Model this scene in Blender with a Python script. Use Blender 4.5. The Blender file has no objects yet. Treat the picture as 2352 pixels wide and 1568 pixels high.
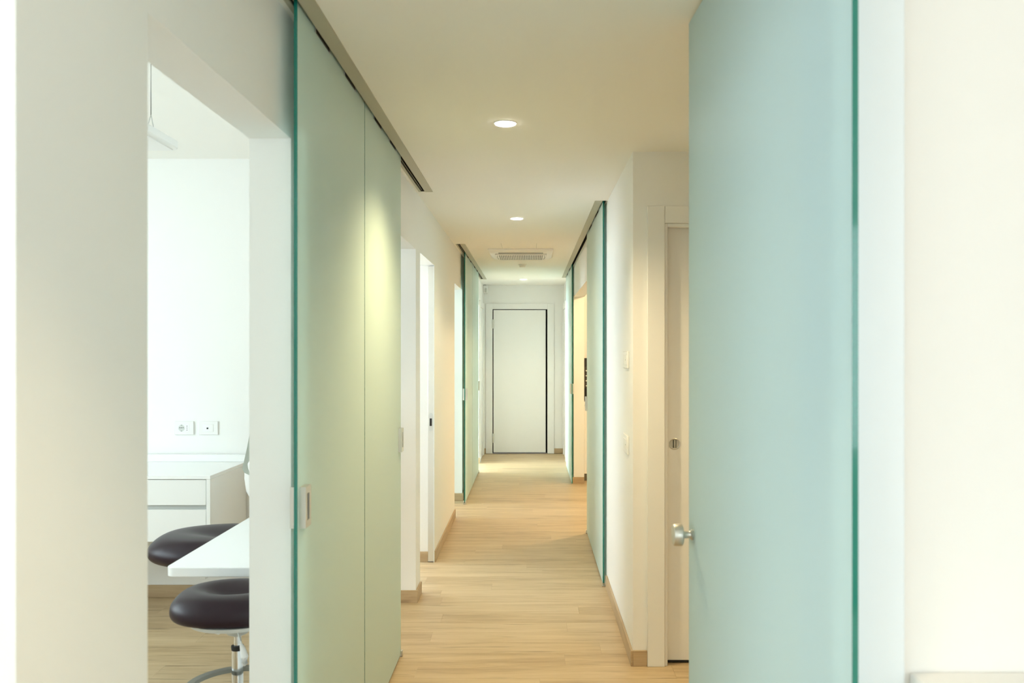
import bpy, bmesh, math, random
from mathutils import Vector, Matrix
random.seed(7)
S = bpy.context.scene
COL = S.collection
PI = math.pi

# ------------------------------------------------------------------ camera
EYE = 1.52
cam_d = bpy.data.cameras.new('camera')
cam_d.sensor_width = 36.0
cam_d.lens = 2000.0 / 2352.0 * 36.0
cam_d.shift_x = -42.0 / 2352.0
cam_d.shift_y = 20.0 / 2352.0
cam_d.clip_start = 0.05
cam_d.dof.use_dof = True
cam_d.dof.focus_distance = 6.5
cam_d.dof.aperture_fstop = 5.0
cam = bpy.data.objects.new('camera', cam_d)
COL.objects.link(cam)
cam.location = (0, 0, EYE)
cam.rotation_euler = (PI / 2, 0, 0)
S.camera = cam

# ------------------------------------------------------------------ world, light, exposure
S.view_settings.view_transform = 'Standard'
S.view_settings.look = 'None'
S.view_settings.gamma = 1.0
S.view_settings.use_curve_mapping = False
S.view_settings.exposure = 1.00
S.cycles.max_bounces = 7
S.cycles.diffuse_bounces = 6
S.cycles.glossy_bounces = 4
S.cycles.transmission_bounces = 5
S.cycles.sample_clamp_indirect = 8.0
S.cycles.use_denoising = True
S.cycles.use_adaptive_sampling = True
S.cycles.adaptive_threshold = 0.12
S.cycles.adaptive_min_samples = 16

W = bpy.data.worlds.new('overcast_sky')
S.world = W
W.use_nodes = True
bgn = W.node_tree.nodes['Background']
bgn.inputs['Color'].default_value = (0.80, 0.90, 1.0, 1)
bgn.inputs['Strength'].default_value = 1.0

DAY = (0.83, 0.93, 1.0)
WARM = (1.0, 0.78, 0.46)

def area_light(name, loc, rot, sx, sy, energy, color, spread=PI):
    d = bpy.data.lights.new(name, 'AREA')
    d.shape = 'RECTANGLE'; d.size = sx; d.size_y = sy
    d.energy = energy; d.color = color; d.spread = spread
    o = bpy.data.objects.new(name, d); COL.objects.link(o)
    o.location = loc; o.rotation_euler = rot
    return o

# daylight entering through the windows of the side rooms (all outside the picture), plus an added entry fill
area_light('daylight_surgery', (-4.30, 2.95, 1.6), (0, -PI / 2, 0), 1.4, 2.7, 46, DAY)
area_light('daylight_small_room', (-2.62, 6.5, 1.6), (0, -PI / 2, 0), 1.2, 1.2, 30, DAY)
area_light('daylight_far_room', (-4.30, 11.2, 1.6), (0, -PI / 2, 0), 1.4, 2.4, 225, DAY)
area_light('daylight_entry', (-3.06, -1.10, 1.6), (0, -PI / 2, 0), 1.5, 2.4, 38, DAY)
area_light('entry_back_fill', (1.1, -2.60, 1.6), (PI / 2, 0, 0), 2.8, 1.5, 24, (0.96, 0.98, 1.0))  # added frontal fill behind the camera, brightens entry walls, jamb and ceiling
area_light('daylight_fourth_doorway', (-4.30, 8.45, 1.6), (0, -PI / 2, 0), 1.4, 1.5, 60, DAY)

# ------------------------------------------------------------------ materials
def new_mat(name):
    m = bpy.data.materials.new(name); m.use_nodes = True
    nt = m.node_tree
    return m, nt, nt.nodes['Principled BSDF']

def plain(name, color, rough=0.5, metal=0.0, bump=0.0, bscale=60.0, coat=0.0, var=0.0):
    m, nt, p = new_mat(name)
    p.inputs['Base Color'].default_value = (*color, 1)
    p.inputs['Roughness'].default_value = rough
    p.inputs['Metallic'].default_value = metal
    if coat: p.inputs['Coat Weight'].default_value = coat
    if bump or var:
        g = nt.nodes.new('ShaderNodeNewGeometry')
        n = nt.nodes.new('ShaderNodeTexNoise')
        n.inputs['Scale'].default_value = bscale
        n.inputs['Detail'].default_value = 4
        nt.links.new(g.outputs['Position'], n.inputs['Vector'])
        if bump:
            b = nt.nodes.new('ShaderNodeBump')
            b.inputs['Strength'].default_value = bump
            b.inputs['Distance'].default_value = 0.002
            nt.links.new(n.outputs['Fac'], b.inputs['Height'])
            nt.links.new(b.outputs['Normal'], p.inputs['Normal'])
        if var:
            r = nt.nodes.new('ShaderNodeMapRange')
            r.inputs['To Min'].default_value = max(0.0, rough - var)
            r.inputs['To Max'].default_value = min(1.0, rough + var)
            nt.links.new(n.outputs['Fac'], r.inputs['Value'])
            nt.links.new(r.outputs['Result'], p.inputs['Roughness'])
    return m

def emit(name, color, strength):
    m, nt, p = new_mat(name)
    p.inputs['Base Color'].default_value = (*color, 1)
    p.inputs['Emission Color'].default_value = (*color, 1)
    p.inputs['Emission Strength'].default_value = strength
    return m

def wood_mat(name, light, mid, dark, rough, axis='X', spread=0.35):
    m, nt, p = new_mat(name)
    N, L = nt.nodes, nt.links
    g = N.new('ShaderNodeNewGeometry'); oi = N.new('ShaderNodeObjectInfo')
    off = N.new('ShaderNodeVectorMath'); off.operation = 'SCALE'
    off.inputs[0].default_value = (31.7, 17.3, 11.9)
    L.new(oi.outputs['Random'], off.inputs['Scale'])
    add = N.new('ShaderNodeVectorMath'); add.operation = 'ADD'
    L.new(g.outputs['Position'], add.inputs[0]); L.new(off.outputs[0], add.inputs[1])
    def mapped(sc):
        mp = N.new('ShaderNodeMapping')
        mp.inputs['Scale'].default_value = sc if axis == 'X' else (sc[1], sc[0], sc[2])
        L.new(add.outputs[0], mp.inputs['Vector'])
        return mp
    n1 = N.new('ShaderNodeTexNoise'); n1.inputs['Scale'].default_value = 1; n1.inputs['Detail'].default_value = 6
    n1.inputs['Roughness'].default_value = 0.6; n1.inputs['Distortion'].default_value = 0.4
    L.new(mapped((1.5, 16, 16)).outputs[0], n1.inputs['Vector'])
    n2 = N.new('ShaderNodeTexNoise'); n2.inputs['Scale'].default_value = 1; n2.inputs['Detail'].default_value = 5
    L.new(mapped((7, 150, 150)).outputs[0], n2.inputs['Vector'])
    n3 = N.new('ShaderNodeTexNoise'); n3.inputs['Scale'].default_value = 1; n3.inputs['Detail'].default_value = 2
    L.new(mapped((2.4, 26, 26)).outputs[0], n3.inputs['Vector'])
    mx = N.new('ShaderNodeMath'); mx.operation = 'MULTIPLY_ADD'
    L.new(n2.outputs['Fac'], mx.inputs[0]); mx.inputs[1].default_value = 0.45
    L.new(n1.outputs['Fac'], mx.inputs[2])
    sub = N.new('ShaderNodeMath'); sub.operation = 'SUBTRACT'
    L.new(mx.outputs[0], sub.inputs[0]); sub.inputs[1].default_value = 0.225
    ov = N.new('ShaderNodeMath'); ov.operation = 'MULTIPLY_ADD'
    L.new(oi.outputs['Random'], ov.inputs[0]); ov.inputs[1].default_value = spread * 0.35
    L.new(sub.outputs[0], ov.inputs[2])
    cr = N.new('ShaderNodeValToRGB')
    cr.color_ramp.elements[0].position = 0.30; cr.color_ramp.elements[0].color = (*light, 1)
    cr.color_ramp.elements[1].position = 0.80; cr.color_ramp.elements[1].color = (*dark, 1)
    e = cr.color_ramp.elements.new(0.55); e.color = (*mid, 1)
    L.new(ov.outputs[0], cr.inputs['Fac'])
    # darker grain flecks
    fr = N.new('ShaderNodeMapRange'); fr.inputs['From Min'].default_value = 0.64; fr.inputs['From Max'].default_value = 0.78
    L.new(n3.outputs['Fac'], fr.inputs['Value'])
    mixc = N.new('ShaderNodeMix'); mixc.data_type = 'RGBA'
    L.new(fr.outputs['Result'], mixc.inputs['Factor'])
    L.new(cr.outputs['Color'], mixc.inputs['A']); mixc.inputs['B'].default_value = (*[c * 0.72 for c in dark], 1)
    L.new(mixc.outputs['Result'], p.inputs['Base Color'])
    b = N.new('ShaderNodeBump'); b.inputs['Strength'].default_value = 0.15; b.inputs['Distance'].default_value = 0.001
    L.new(n2.outputs['Fac'], b.inputs['Height']); L.new(b.outputs['Normal'], p.inputs['Normal'])
    p.inputs['Roughness'].default_value = rough
    return m

def frosted_mat(name, tint, trans, fac):
    m = bpy.data.materials.new(name); m.use_nodes = True
    nt = m.node_tree; N, L = nt.nodes, nt.links
    N.remove(N['Principled BSDF'])
    out = N['Material Output']
    d = N.new('ShaderNodeBsdfDiffuse'); d.inputs['Color'].default_value = (*tint, 1)
    t = N.new('ShaderNodeBsdfTranslucent'); t.inputs['Color'].default_value = (*trans, 1)
    mx = N.new('ShaderNodeMixShader'); mx.inputs['Fac'].default_value = fac
    L.new(d.outputs[0], mx.inputs[1]); L.new(t.outputs[0], mx.inputs[2])
    gl = N.new('ShaderNodeBsdfGlossy'); gl.inputs['Roughness'].default_value = 0.42
    lw = N.new('ShaderNodeFresnel'); lw.inputs['IOR'].default_value = 1.35
    sc = N.new('ShaderNodeMath'); sc.operation = 'MULTIPLY'; sc.inputs[1].default_value = 0.5
    L.new(lw.outputs[0], sc.inputs[0])
    n = N.new('ShaderNodeTexNoise'); n.inputs['Scale'].default_value = 900
    bp = N.new('ShaderNodeBump'); bp.inputs['Strength'].default_value = 0.05; bp.inputs['Distance'].default_value = 0.0005
    g = N.new('ShaderNodeNewGeometry'); L.new(g.outputs['Position'], n.inputs['Vector'])
    L.new(n.outputs['Fac'], bp.inputs['Height']); L.new(bp.outputs[0], gl.inputs['Normal'])
    m2 = N.new('ShaderNodeMixShader')
    L.new(sc.outputs[0], m2.inputs['Fac']); L.new(mx.outputs[0], m2.inputs[1]); L.new(gl.outputs[0], m2.inputs[2])
    L.new(m2.outputs[0], out.inputs['Surface'])
    return m

def clear_mat(name):
    m = bpy.data.materials.new(name); m.use_nodes = True
    nt = m.node_tree; N, L = nt.nodes, nt.links
    N.remove(N['Principled BSDF'])
    t = N.new('ShaderNodeBsdfTransparent'); t.inputs['Color'].default_value = (0.95, 0.98, 0.97, 1)
    g = N.new('ShaderNodeBsdfGlossy'); g.inputs['Roughness'].default_value = 0.02
    mx = N.new('ShaderNodeMixShader'); mx.inputs['Fac'].default_value = 0.05
    L.new(t.outputs[0], mx.inputs[1]); L.new(g.outputs[0], mx.inputs[2])
    L.new(mx.outputs[0], N['Material Output'].inputs['Surface'])
    return m

M = {}
M['wall'] = plain('white_wall_paint', (0.885, 0.888, 0.865), 0.55, bump=0.12, bscale=220)
M['cream'] = plain('cream_wall_paint', (0.88, 0.85, 0.81), 0.55, bump=0.12, bscale=220)
M['ceil'] = plain('matt_ceiling_paint', (0.92, 0.91, 0.86), 0.75, bump=0.08, bscale=200)
M['lacquer'] = plain('white_lacquer', (0.86, 0.865, 0.845), 0.35, bump=0.03, bscale=90)
M['casing'] = plain('cool_white_lacquer', (0.86, 0.90, 0.93), 0.4, bump=0.03, bscale=90)
M['plastic'] = plain('white_plastic', (0.86, 0.86, 0.84), 0.35, bump=0.02, bscale=120)
M['plastic_shade'] = plain('grey_white_plastic', (0.62, 0.63, 0.60), 0.45, bump=0.02, bscale=120)
M['counter'] = plain('white_solid_surface', (0.90, 0.91, 0.90), 0.25, bump=0.02, bscale=60)
M['aluminium'] = plain('brushed_aluminium', (0.70, 0.69, 0.64), 0.38, metal=1.0, bump=0.05, bscale=300, var=0.06)
M['anodised'] = plain('satin_anodised_profile', (0.52, 0.50, 0.40), 0.5, metal=0.35, bump=0.03, bscale=300, var=0.05)
M['chrome'] = plain('polished_chrome', (0.80, 0.82, 0.83), 0.08, metal=1.0, bump=0.01, bscale=80)
M['black'] = plain('black_rubber_gap_shade', (0.012, 0.011, 0.010), 0.6, bump=0.05, bscale=200)
M['dark'] = plain('dark_track_channel', (0.035, 0.028, 0.020), 0.55, bump=0.05, bscale=200)
M['slot'] = plain('dark_grey_recess', (0.10, 0.11, 0.09), 0.5, bump=0.05, bscale=200)
M['leather'] = plain('dark_aubergine_leather', (0.018, 0.007, 0.012), 0.38, bump=0.06, bscale=500)
M['leather'].node_tree.nodes['Principled BSDF'].inputs['Specular IOR Level'].default_value = 0.32
M['grey_shell'] = plain('sage_grey_plastic', (0.46, 0.50, 0.44), 0.45, bump=0.02, bscale=150)
M['ring_grey'] = plain('grey_painted_steel', (0.24, 0.24, 0.21), 0.4, metal=0.2, bump=0.02, bscale=150)
M['edge'] = plain('teal_polished_glass_edge', (0.010, 0.20, 0.155), 0.12, bump=0.02, bscale=120, coat=0.5)
M['frost'] = frosted_mat('frosted_green_glass', (0.78, 0.95, 0.88), (0.82, 0.97, 0.91), 0.36)
M['frost_cool'] = frosted_mat('frosted_blue_green_glass', (0.69, 0.845, 0.865), (0.74, 0.90, 0.92), 0.42)
M['clear'] = clear_mat('clear_window_glass')
M['plank'] = wood_mat('pale_oak_planks', (0.63, 0.49, 0.30), (0.555, 0.415, 0.24), (0.41, 0.285, 0.15), 0.42)
M['slab'] = wood_mat('oak_floor_base', (0.50, 0.38, 0.22), (0.44, 0.32, 0.18), (0.34, 0.23, 0.12), 0.5)
M['skirt_y'] = wood_mat('oak_baseboard_lengthwise', (0.56, 0.43, 0.27), (0.50, 0.37, 0.22), (0.40, 0.28, 0.16), 0.45, axis='Y')
M['skirt_x'] = wood_mat('oak_baseboard_crosswise', (0.56, 0.43, 0.27), (0.50, 0.37, 0.22), (0.40, 0.28, 0.16), 0.45, axis='X')
M['bulb'] = emit('downlight_diffuser', (1.0, 0.96, 0.88), 22.0)

# ------------------------------------------------------------------ mesh helpers
class MB:
    def __init__(s):
        s.bm = bmesh.new()
    def box(s, x0, x1, y0, y1, z0, z1, mi=0):
        v = [s.bm.verts.new(p) for p in ((x0,y0,z0),(x1,y0,z0),(x1,y1,z0),(x0,y1,z0),(x0,y0,z1),(x1,y0,z1),(x1,y1,z1),(x0,y1,z1))]
        for f in ((0,3,2,1),(4,5,6,7),(0,1,5,4),(1,2,6,5),(2,3,7,6),(3,0,4,7)):
            s.bm.faces.new([v[i] for i in f]).material_index = mi
        return s
    def lathe(s, prof, axis='Z', c=(0,0,0), n=32, smooth=True):
        rings = []
        for r, h in prof:
            ring = []
            for k in range(n):
                a = 2 * PI * k / n
                if axis == 'Z': p = (c[0] + r*math.cos(a), c[1] + r*math.sin(a), c[2] + h)
                elif axis == 'X': p = (c[0] + h, c[1] + r*math.cos(a), c[2] + r*math.sin(a))
                else: p = (c[0] + r*math.cos(a), c[1] + h, c[2] + r*math.sin(a))
                ring.append(s.bm.verts.new(p))
            rings.append(ring)
        for a, b in zip(rings, rings[1:]):
            for k in range(n):
                f = s.bm.faces.new((a[k], a[(k+1) % n], b[(k+1) % n], b[k])); f.smooth = smooth
        for ring in (rings[0], rings[-1]):
            try: s.bm.faces.new(ring)
            except ValueError: pass
        return s
    def tube(s, pts, r, n=10, closed=False):
        pts = [Vector(p) for p in pts]; rings = []
        m = len(pts)
        for i, p in enumerate(pts):
            if closed: t = pts[(i+1) % m] - pts[i-1]
            else: t = pts[min(i+1, m-1)] - pts[max(i-1, 0)]
            t.normalize()
            u = t.cross(Vector((0,0,1)))
            if u.length < 1e-3: u = t.cross(Vector((0,1,0)))
            u.normalize(); w = t.cross(u)
            rr = r[i] if isinstance(r, (list, tuple)) else r
            rings.append([s.bm.verts.new(p + (u*math.cos(2*PI*k/n) + w*math.sin(2*PI*k/n)) * rr) for k in range(n)])
        pairs = list(zip(rings, rings[1:])) + ([(rings[-1], rings[0])] if closed else [])
        for a, b in pairs:
            for k in range(n):
                f = s.bm.faces.new((a[k], a[(k+1) % n], b[(k+1) % n], b[k])); f.smooth = True
        if not closed:
            s.bm.faces.new(rings[0]); s.bm.faces.new(rings[-1])
        return s
    def prism(s, poly, z0, z1):
        """poly in XY extruded along Z"""
        a = [s.bm.verts.new((x, y, z0)) for x, y in poly]; b = [s.bm.verts.new((x, y, z1)) for x, y in poly]
        s.bm.faces.new(a[::-1]); s.bm.faces.new(b)
        n = len(poly)
        for k in range(n):
            s.bm.faces.new((a[k], a[(k+1) % n], b[(k+1) % n], b[k]))
        return s
    def build(s, name, mat, parent=None, bevel=0.0, segs=2):
        bmesh.ops.recalc_face_normals(s.bm, faces=s.bm.faces)
        me = bpy.data.meshes.new(name); s.bm.to_mesh(me); s.bm.free()
        me.set_sharp_from_angle(angle=math.radians(38))
        for m in (mat if isinstance(mat, (list, tuple)) else [mat]):
            me.materials.append(M[m])
        o = bpy.data.objects.new(name, me); COL.objects.link(o)
        if parent: o.parent = parent
        if bevel:
            b = o.modifiers.new('bevel', 'BEVEL'); b.width = bevel; b.segments = segs; b.limit_method = 'ANGLE'
            b.angle_limit = math.radians(40)
        return o

def box(name, mat, x0, x1, y0, y1, z0, z1, parent=None, bevel=0.0):
    return MB().box(x0, x1, y0, y1, z0, z1).build(name, mat, parent, bevel)

def tag(o, label=None, cat=None, group=None, kind=None):
    if label: o['label'] = label
    if cat: o['category'] = cat
    if group: o['group'] = group
    if kind: o['kind'] = kind
    return o

def empty(name, label, cat, loc=(0,0,0), group=None, kind=None):
    o = bpy.data.objects.new(name, None); COL.objects.link(o)
    o.location = loc; o.empty_display_size = 0.1
    return tag(o, label, cat, group, kind)

def struct(o, label, cat):
    return tag(o, label, cat, kind='structure')

def copy_tree(o, parent=None):
    c = o.copy(); COL.objects.link(c); c.parent = parent
    for ch in list(o.children):
        copy_tree(ch, c)
    return c

# ------------------------------------------------------------------ dimensions
XL, XLI = -0.69, -0.81        # corridor left wall: corridor face, room face
XR, XRI = 0.495, 0.615        # corridor right wall
YF = 12.83                    # far wall
H = 2.477                     # corridor ceiling
HR = 2.70                     # ceiling in the side rooms
HD = 2.13                     # head of the openings
YA = 4.20                     # wall of the alcove, with the cream door
YRB = 5.37                    # back wall of the surgery

def wall_y(name, x0, x1, y0, y1, ztop, openings, mat, label):
    """a wall running along Y with openings (ya, yb, zbottom, ztop)"""
    b = MB(); y = y0
    for (ya, yb, zb, zt) in sorted(openings):
        if ya > y: b.box(x0, x1, y, ya, 0, ztop)
        b.box(x0, x1, ya, yb, zt, ztop)
        if zb > 0: b.box(x0, x1, ya, yb, 0, zb)
        y = yb
    if y1 > y: b.box(x0, x1, y, y1, 0, ztop)
    return struct(b.build(name, mat), label, 'wall')

def wall_x(name, y0, y1, x0, x1, ztop, openings, mat, label):
    b = MB(); x = x0
    for (xa, xb, zb, zt) in sorted(openings):
        if xa > x: b.box(x, xa, y0, y1, 0, ztop)
        b.box(xa, xb, y0, y1, zt, ztop)
        if zb > 0: b.box(xa, xb, y0, y1, 0, zb)
        x = xb
    if x1 > x: b.box(x, x1, y0, y1, 0, ztop)
    return struct(b.build(name, mat), label, 'wall')

# ------------------------------------------------------------------ floor
floor = struct(box('floor', 'slab', -4.4, 3.8, -2.7, 13.1, -0.20, -0.004), 'pale oak plank floor running through corridor and rooms', 'floor')
pm = bmesh.new()
PW = 0.165
for p in ((0,0,-0.0045),(1,0,-0.0045),(1,PW-0.0006,-0.0045),(0,PW-0.0006,-0.0045),(0,0.0003,0),(1,0.0003,0),(1,PW-0.0009,0),(0,PW-0.0009,0)):
    pm.verts.new(p)
pm.verts.ensure_lookup_table()
for f in ((0,3,2,1),(4,5,6,7),(0,1,5,4),(1,2,6,5),(2,3,7,6),(3,0,4,7)):
    pm.faces.new([pm.verts[i] for i in f])
plank_me = bpy.data.meshes.new('plank'); pm.to_mesh(plank_me); pm.free()
plank_me.materials.append(M['plank'])
row = 0; y = 3.54
while y + PW <= YF + 0.02:
    xa = -2.9 if y < YRB else -1.0
    xb = 1.6 if y < YA else (1.3 if 6.9 < y < 10.0 else 0.63)
    x = xa - random.uniform(0, 1.1)
    while x < xb:
        L_ = 1.22
        s0, s1 = max(x, xa), min(x + L_, xb)
        if s1 - s0 > 0.05:
            o = bpy.data.objects.new('plank', plank_me); COL.objects.link(o)
            o.parent = floor; o.location = (s0, y, 0); o.scale = (s1 - s0 - 0.0006, 1, 1)
        x += L_
    y += PW; row += 1

# ------------------------------------------------------------------ walls
left_open = [(1.57, 2.51, 0, HD), (4.36, 5.25, 0, HD), (5.45, 6.26, 0, HD), (7.93, 8.81, 0, HD), (10.85, 11.70, 0, HD)]
wall_y('wall_left', XLI, XL, 1.168, YF, HR, left_open, 'wall', 'white corridor wall on the left with five tall doorways')
wall_y('wall_right', XR, XRI, YA, YF, HR, [(6.95, 9.93, 0, HD)], 'wall', 'white corridor wall on the right with one wide opening')
wall_x('wall_alcove', YA, YA + 0.12, XRI, 2.5, HR, [(0.65, 1.45, 0, HD)], 'wall', 'short wall facing the viewer that holds the cream pocket door')
wall_x('wall_far', YF, YF + 0.12, -4.4, 3.8, HR, [(-0.556, 0.252, 0, 2.124)], 'wall', 'white end wall of the corridor around the far door')
wall_x('wall_entry_left', 1.168, 1.288, -4.4, XLI, HR, [], 'wall', 'wall end at the left edge of the picture')
wall_x('wall_entry_right', 1.45, 1.57, 0.56, 3.8, HR, [], 'cream', 'cream wall at the right edge of the picture')
wall_y('wall_alcove_side', 2.4, 2.5, 1.57, YA, HR, [], 'wall', 'side wall closing the alcove')
wall_x('wall_surgery_back', YRB, 5.449, -4.4, XLI, HR, [], 'wall', 'white back wall of the treatment room with two sockets')
wall_y('wall_surgery_window', -4.4, -4.22, 1.288, YRB, HR, [(1.6, 4.3, 0.9, 2.3)], 'wall', 'window wall of the treatment room')
wall_y('wall_small_room', -2.72, -2.6, 5.449, 7.4, HR, [(5.9, 7.1, 1.0, 2.2)], 'wall', 'window wall of the small room')
wall_x('wall_room_divider', 7.28, 7.40, -4.4, XLI, HR, [], 'wall', 'partition between the small room and the far left room')
wall_y('wall_far_room_window', -4.4, -4.22, 7.4, YF, HR, [(7.7, 9.2, 0.9, 2.3), (10.0, 12.4, 0.9, 2.3)], 'wall', 'window wall of the far left rooms')
wall_x('wall_far_light_block', 9.6, 9.72, -4.4, XLI, HR, [], 'wall', 'unseen partition added between the far left rooms to hold back daylight')  # added to keep far-room daylight from glaring in the fourth doorway
wall_y('wall_kitchen_side', 3.5, 3.62, 5.6, 10.9, HR, [], 'wall', 'outer wall of the room on the right')
wall_x('wall_kitchen_near', 5.6, 5.72, XRI, 3.5, HR, [], 'wall', 'near wall of the room on the right')
wall_x('wall_kitchen_back', 10.78, 10.9, XRI, 3.5, HR, [], 'cream', 'back wall behind the counter in the room on the right')
wall_y('wall_entry_side_left', -3.1, -2.98, -2.7, 1.168, HR, [(-2.3, 0.1, 0.85, 2.35)], 'wall', 'left side wall of the entry room')
wall_y('wall_entry_side_right', 2.98, 3.1, -2.7, 1.45, HR, [], 'cream', 'right side wall of the entry room')
wall_x('wall_entry_back', -2.7, -2.52, -3.1, 3.1, HR, [(-0.3, 2.5, 0.85, 2.35)], 'wall', 'back wall of the entry room behind the viewer, opened for the added fill window')

def window(name, label, horiz, a0, a1, z0, z1, c):
    """frame of a window in the plane X=c (horiz False) or Y=c (horiz True)"""
    e = empty(name, label, 'window', kind='structure')
    def bx(nm, mat, p0, p1, q0, q1, t=0.03):
        if horiz: return box(nm, mat, p0, p1, c - t, c + t, q0, q1, e, 0.004)
        return box(nm, mat, c - t, c + t, p0, p1, q0, q1, e, 0.004)
    f = 0.06; mid = (a0 + a1) / 2
    bx('frame_rail', 'lacquer', a0, a1, z0, z0 + f); bx('frame_rail', 'lacquer', a0, a1, z1 - f, z1)
    bx('frame_stile', 'lacquer', a0, a0 + f, z0 + f, z1 - f); bx('frame_stile', 'lacquer', a1 - f, a1, z0 + f, z1 - f)
    bx('mullion', 'lacquer', mid - f / 2, mid + f / 2, z0 + f, z1 - f)
    bx('pane', 'clear', a0 + f, mid - f / 2, z0 + f, z1 - f, 0.004); bx('pane', 'clear', mid + f / 2, a1 - f, z0 + f, z1 - f, 0.004)
window('window_1', 'white framed window of the treatment room', False, 1.6, 4.3, 0.9, 2.3, -4.26)
window('window_2', 'white framed window of the small room', False, 5.9, 7.1, 1.0, 2.2, -2.64)
window('window_3', 'white framed window of the far left room', False, 10.0, 12.4, 0.9, 2.3, -4.26)
window('window_4', 'white framed window of the entry room', False, -2.3, 0.1, 0.85, 2.35, -3.02)
window('fill_window', 'unseen white framed window added behind the viewer for frontal fill light', True, -0.3, 2.5, 0.85, 2.35, -2.56)  # made-up window around the added entry fill light
window('window_5', 'white framed window of the room behind the fourth doorway', False, 7.7, 9.2, 0.9, 2.3, -4.26)

# ceilings: one slab over the rooms, the lower corridor ceiling with real slots for the sliding tracks
struct(box('ceiling', 'ceil', -4.4, 3.8, -2.7, 13.1, HR, HR + 0.15), 'white ceiling of the side rooms', 'ceiling')
SL = [(-0.658, -0.634, 0.60, 5.25), (-0.658, -0.634, 7.85, 11.72), (0.461, 0.485, 5.58, 11.46)]   # slots
xs = sorted({XL, -0.658, -0.634, 0.461, 0.485, XR, 2.4, -2.98, 2.98})
ys = sorted({-2.52, 0.60, 1.168, 1.45, YA, 5.25, 5.58, 7.85, 11.46, 11.72, YF})
cb = bmesh.new(); cv = {}
def cvert(x, y):
    if (x, y) not in cv: cv[(x, y)] = cb.verts.new((x, y, H))
    return cv[(x, y)]
for x0, x1 in zip(xs, xs[1:]):
    for y0, y1 in zip(ys, ys[1:]):
        cx, cy = (x0 + x1) / 2, (y0 + y1) / 2
        if cy < 1.168: ok = True
        elif cy < 1.45: ok = XL < cx
        elif cy < YA: ok = XL < cx < 2.4
        else: ok = XL < cx < XR
        if any(a < cx < b and c < cy < d for a, b, c, d in SL): ok = False
        if ok: cb.faces.new((cvert(x0, y0), cvert(x0, y1), cvert(x1, y1), cvert(x1, y0)))
cme = bpy.data.meshes.new('ceiling_corridor'); cb.to_mesh(cme); cb.free(); cme.materials.append(M['ceil'])
co = bpy.data.objects.new('ceiling_corridor', cme); COL.objects.link(co)
struct(co, 'smooth lowered ceiling of the corridor with recessed lights', 'ceiling')
# hairline seams of the ceiling hatch in front of the air conditioner
for sx in (-0.262, 0.058):
    struct(box('trim_1' if sx < 0 else 'trim_2', 'plastic_shade', sx - 0.002, sx + 0.002, 7.80, 8.17, H - 0.0015, H + 0.001),
           'hairline ceiling seam left of centre before the air conditioner' if sx < 0 else 'hairline ceiling seam right of centre before the air conditioner', 'seam')

# aluminium tracks recessed in the ceiling
def track(name, label, s, inner_sign):
    x0, x1, y0, y1 = s
    e = empty(name, label, 'track', (0.5 * (x0 + x1), y0, H))
    e.matrix_world = Matrix.Translation(e.location)
    inv = e.location
    def b(nm, mat, xa, xb, ya, yb, za, zb):
        return box(nm, mat, xa - inv[0], xb - inv[0], ya - inv[1], yb - inv[1], za - inv[2], zb - inv[2], e)
    wi, wo = 0.046, (0.014 if inner_sign > 0 else 0.009)
    if inner_sign > 0:
        b('wide_flange', 'anodised', x1, x1 + wi, y0, y1, H - 0.004, H + 0.002)
        b('narrow_flange', 'anodised', x0 - wo, x0, y0, y1, H - 0.004, H + 0.002)
    else:
        b('wide_flange', 'anodised', x0 - wi, x0, y0, y1, H - 0.004, H + 0.002)
        b('narrow_flange', 'anodised', x1, x1 + wo, y0, y1, H - 0.004, H + 0.002)
    c = MB()
    z1 = H + 0.055
    c.box(x0 - 0.002 - inv[0], x0 - inv[0], y0 - inv[1], y1 - inv[1], 0, z1 - H)
    c.box(x1 - inv[0], x1 + 0.002 - inv[0], y0 - inv[1], y1 - inv[1], 0, z1 - H)
    c.box(x0 - 0.002 - inv[0], x1 + 0.002 - inv[0], y0 - inv[1], y1 - inv[1], z1 - H, z1 - H + 0.002)
    c.box(x0 - inv[0], x1 - inv[0], y0 - 0.002 - inv[1], y0 - inv[1], 0, z1 - H)
    c.box(x0 - inv[0], x1 - inv[0], y1 - inv[1], y1 + 0.002 - inv[1], 0, z1 - H)
    c.build('channel', 'dark', e)
    rx = x0 + 0.0035 - inv[0]
    box('guide_rail', 'anodised', rx - 0.0015, rx + 0.0015, 0, y1 - y0, 0.008, 0.012, e)
    return e
track('sliding_track', 'grey metal ceiling track above the nearest pair of glass doors on the left', SL[0], +1)
track('sliding_track', 'short grey metal ceiling track on the left near the far door', SL[1], +1)
track('sliding_track', 'long grey metal ceiling track above the glass doors on the right', SL[2], -1)

# ------------------------------------------------------------------ baseboards
BH = 0.075; BT = 0.012
def skirt(name, label, x0, x1, y0, y1):
    mat = 'skirt_y' if (y1 - y0) > (x1 - x0) else 'skirt_x'
    return struct(box(name, mat, x0, x1, y0, y1, 0, BH, None, 0.002), label, 'baseboard')
for ya, yb, lb in ((2.51, 4.36, 'behind the nearest glass doors'), (5.25, 5.45, 'on the narrow pier between two doorways'), (6.26, 7.93, 'along the warm-lit wall section'),
                   (8.81, 10.85, 'behind the far pair of glass doors'), (1.30, 1.57, 'on the nearest wall section')):
    skirt('baseboard_left', 'oak baseboard ' + lb, XL, XL + BT, ya, yb)
for yb, lb in ((2.51, 'first'), (5.25, 'second'), (8.81, 'fourth'), (11.70, 'fifth')):
    skirt('baseboard_left', f'short oak baseboard on the far jamb of the {lb} doorway', XLI, XL + BT, yb - BT, yb)
skirt('baseboard_left', 'short oak baseboard inside the third doorway', XLI, -0.735, 6.26 - BT, 6.26)
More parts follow.
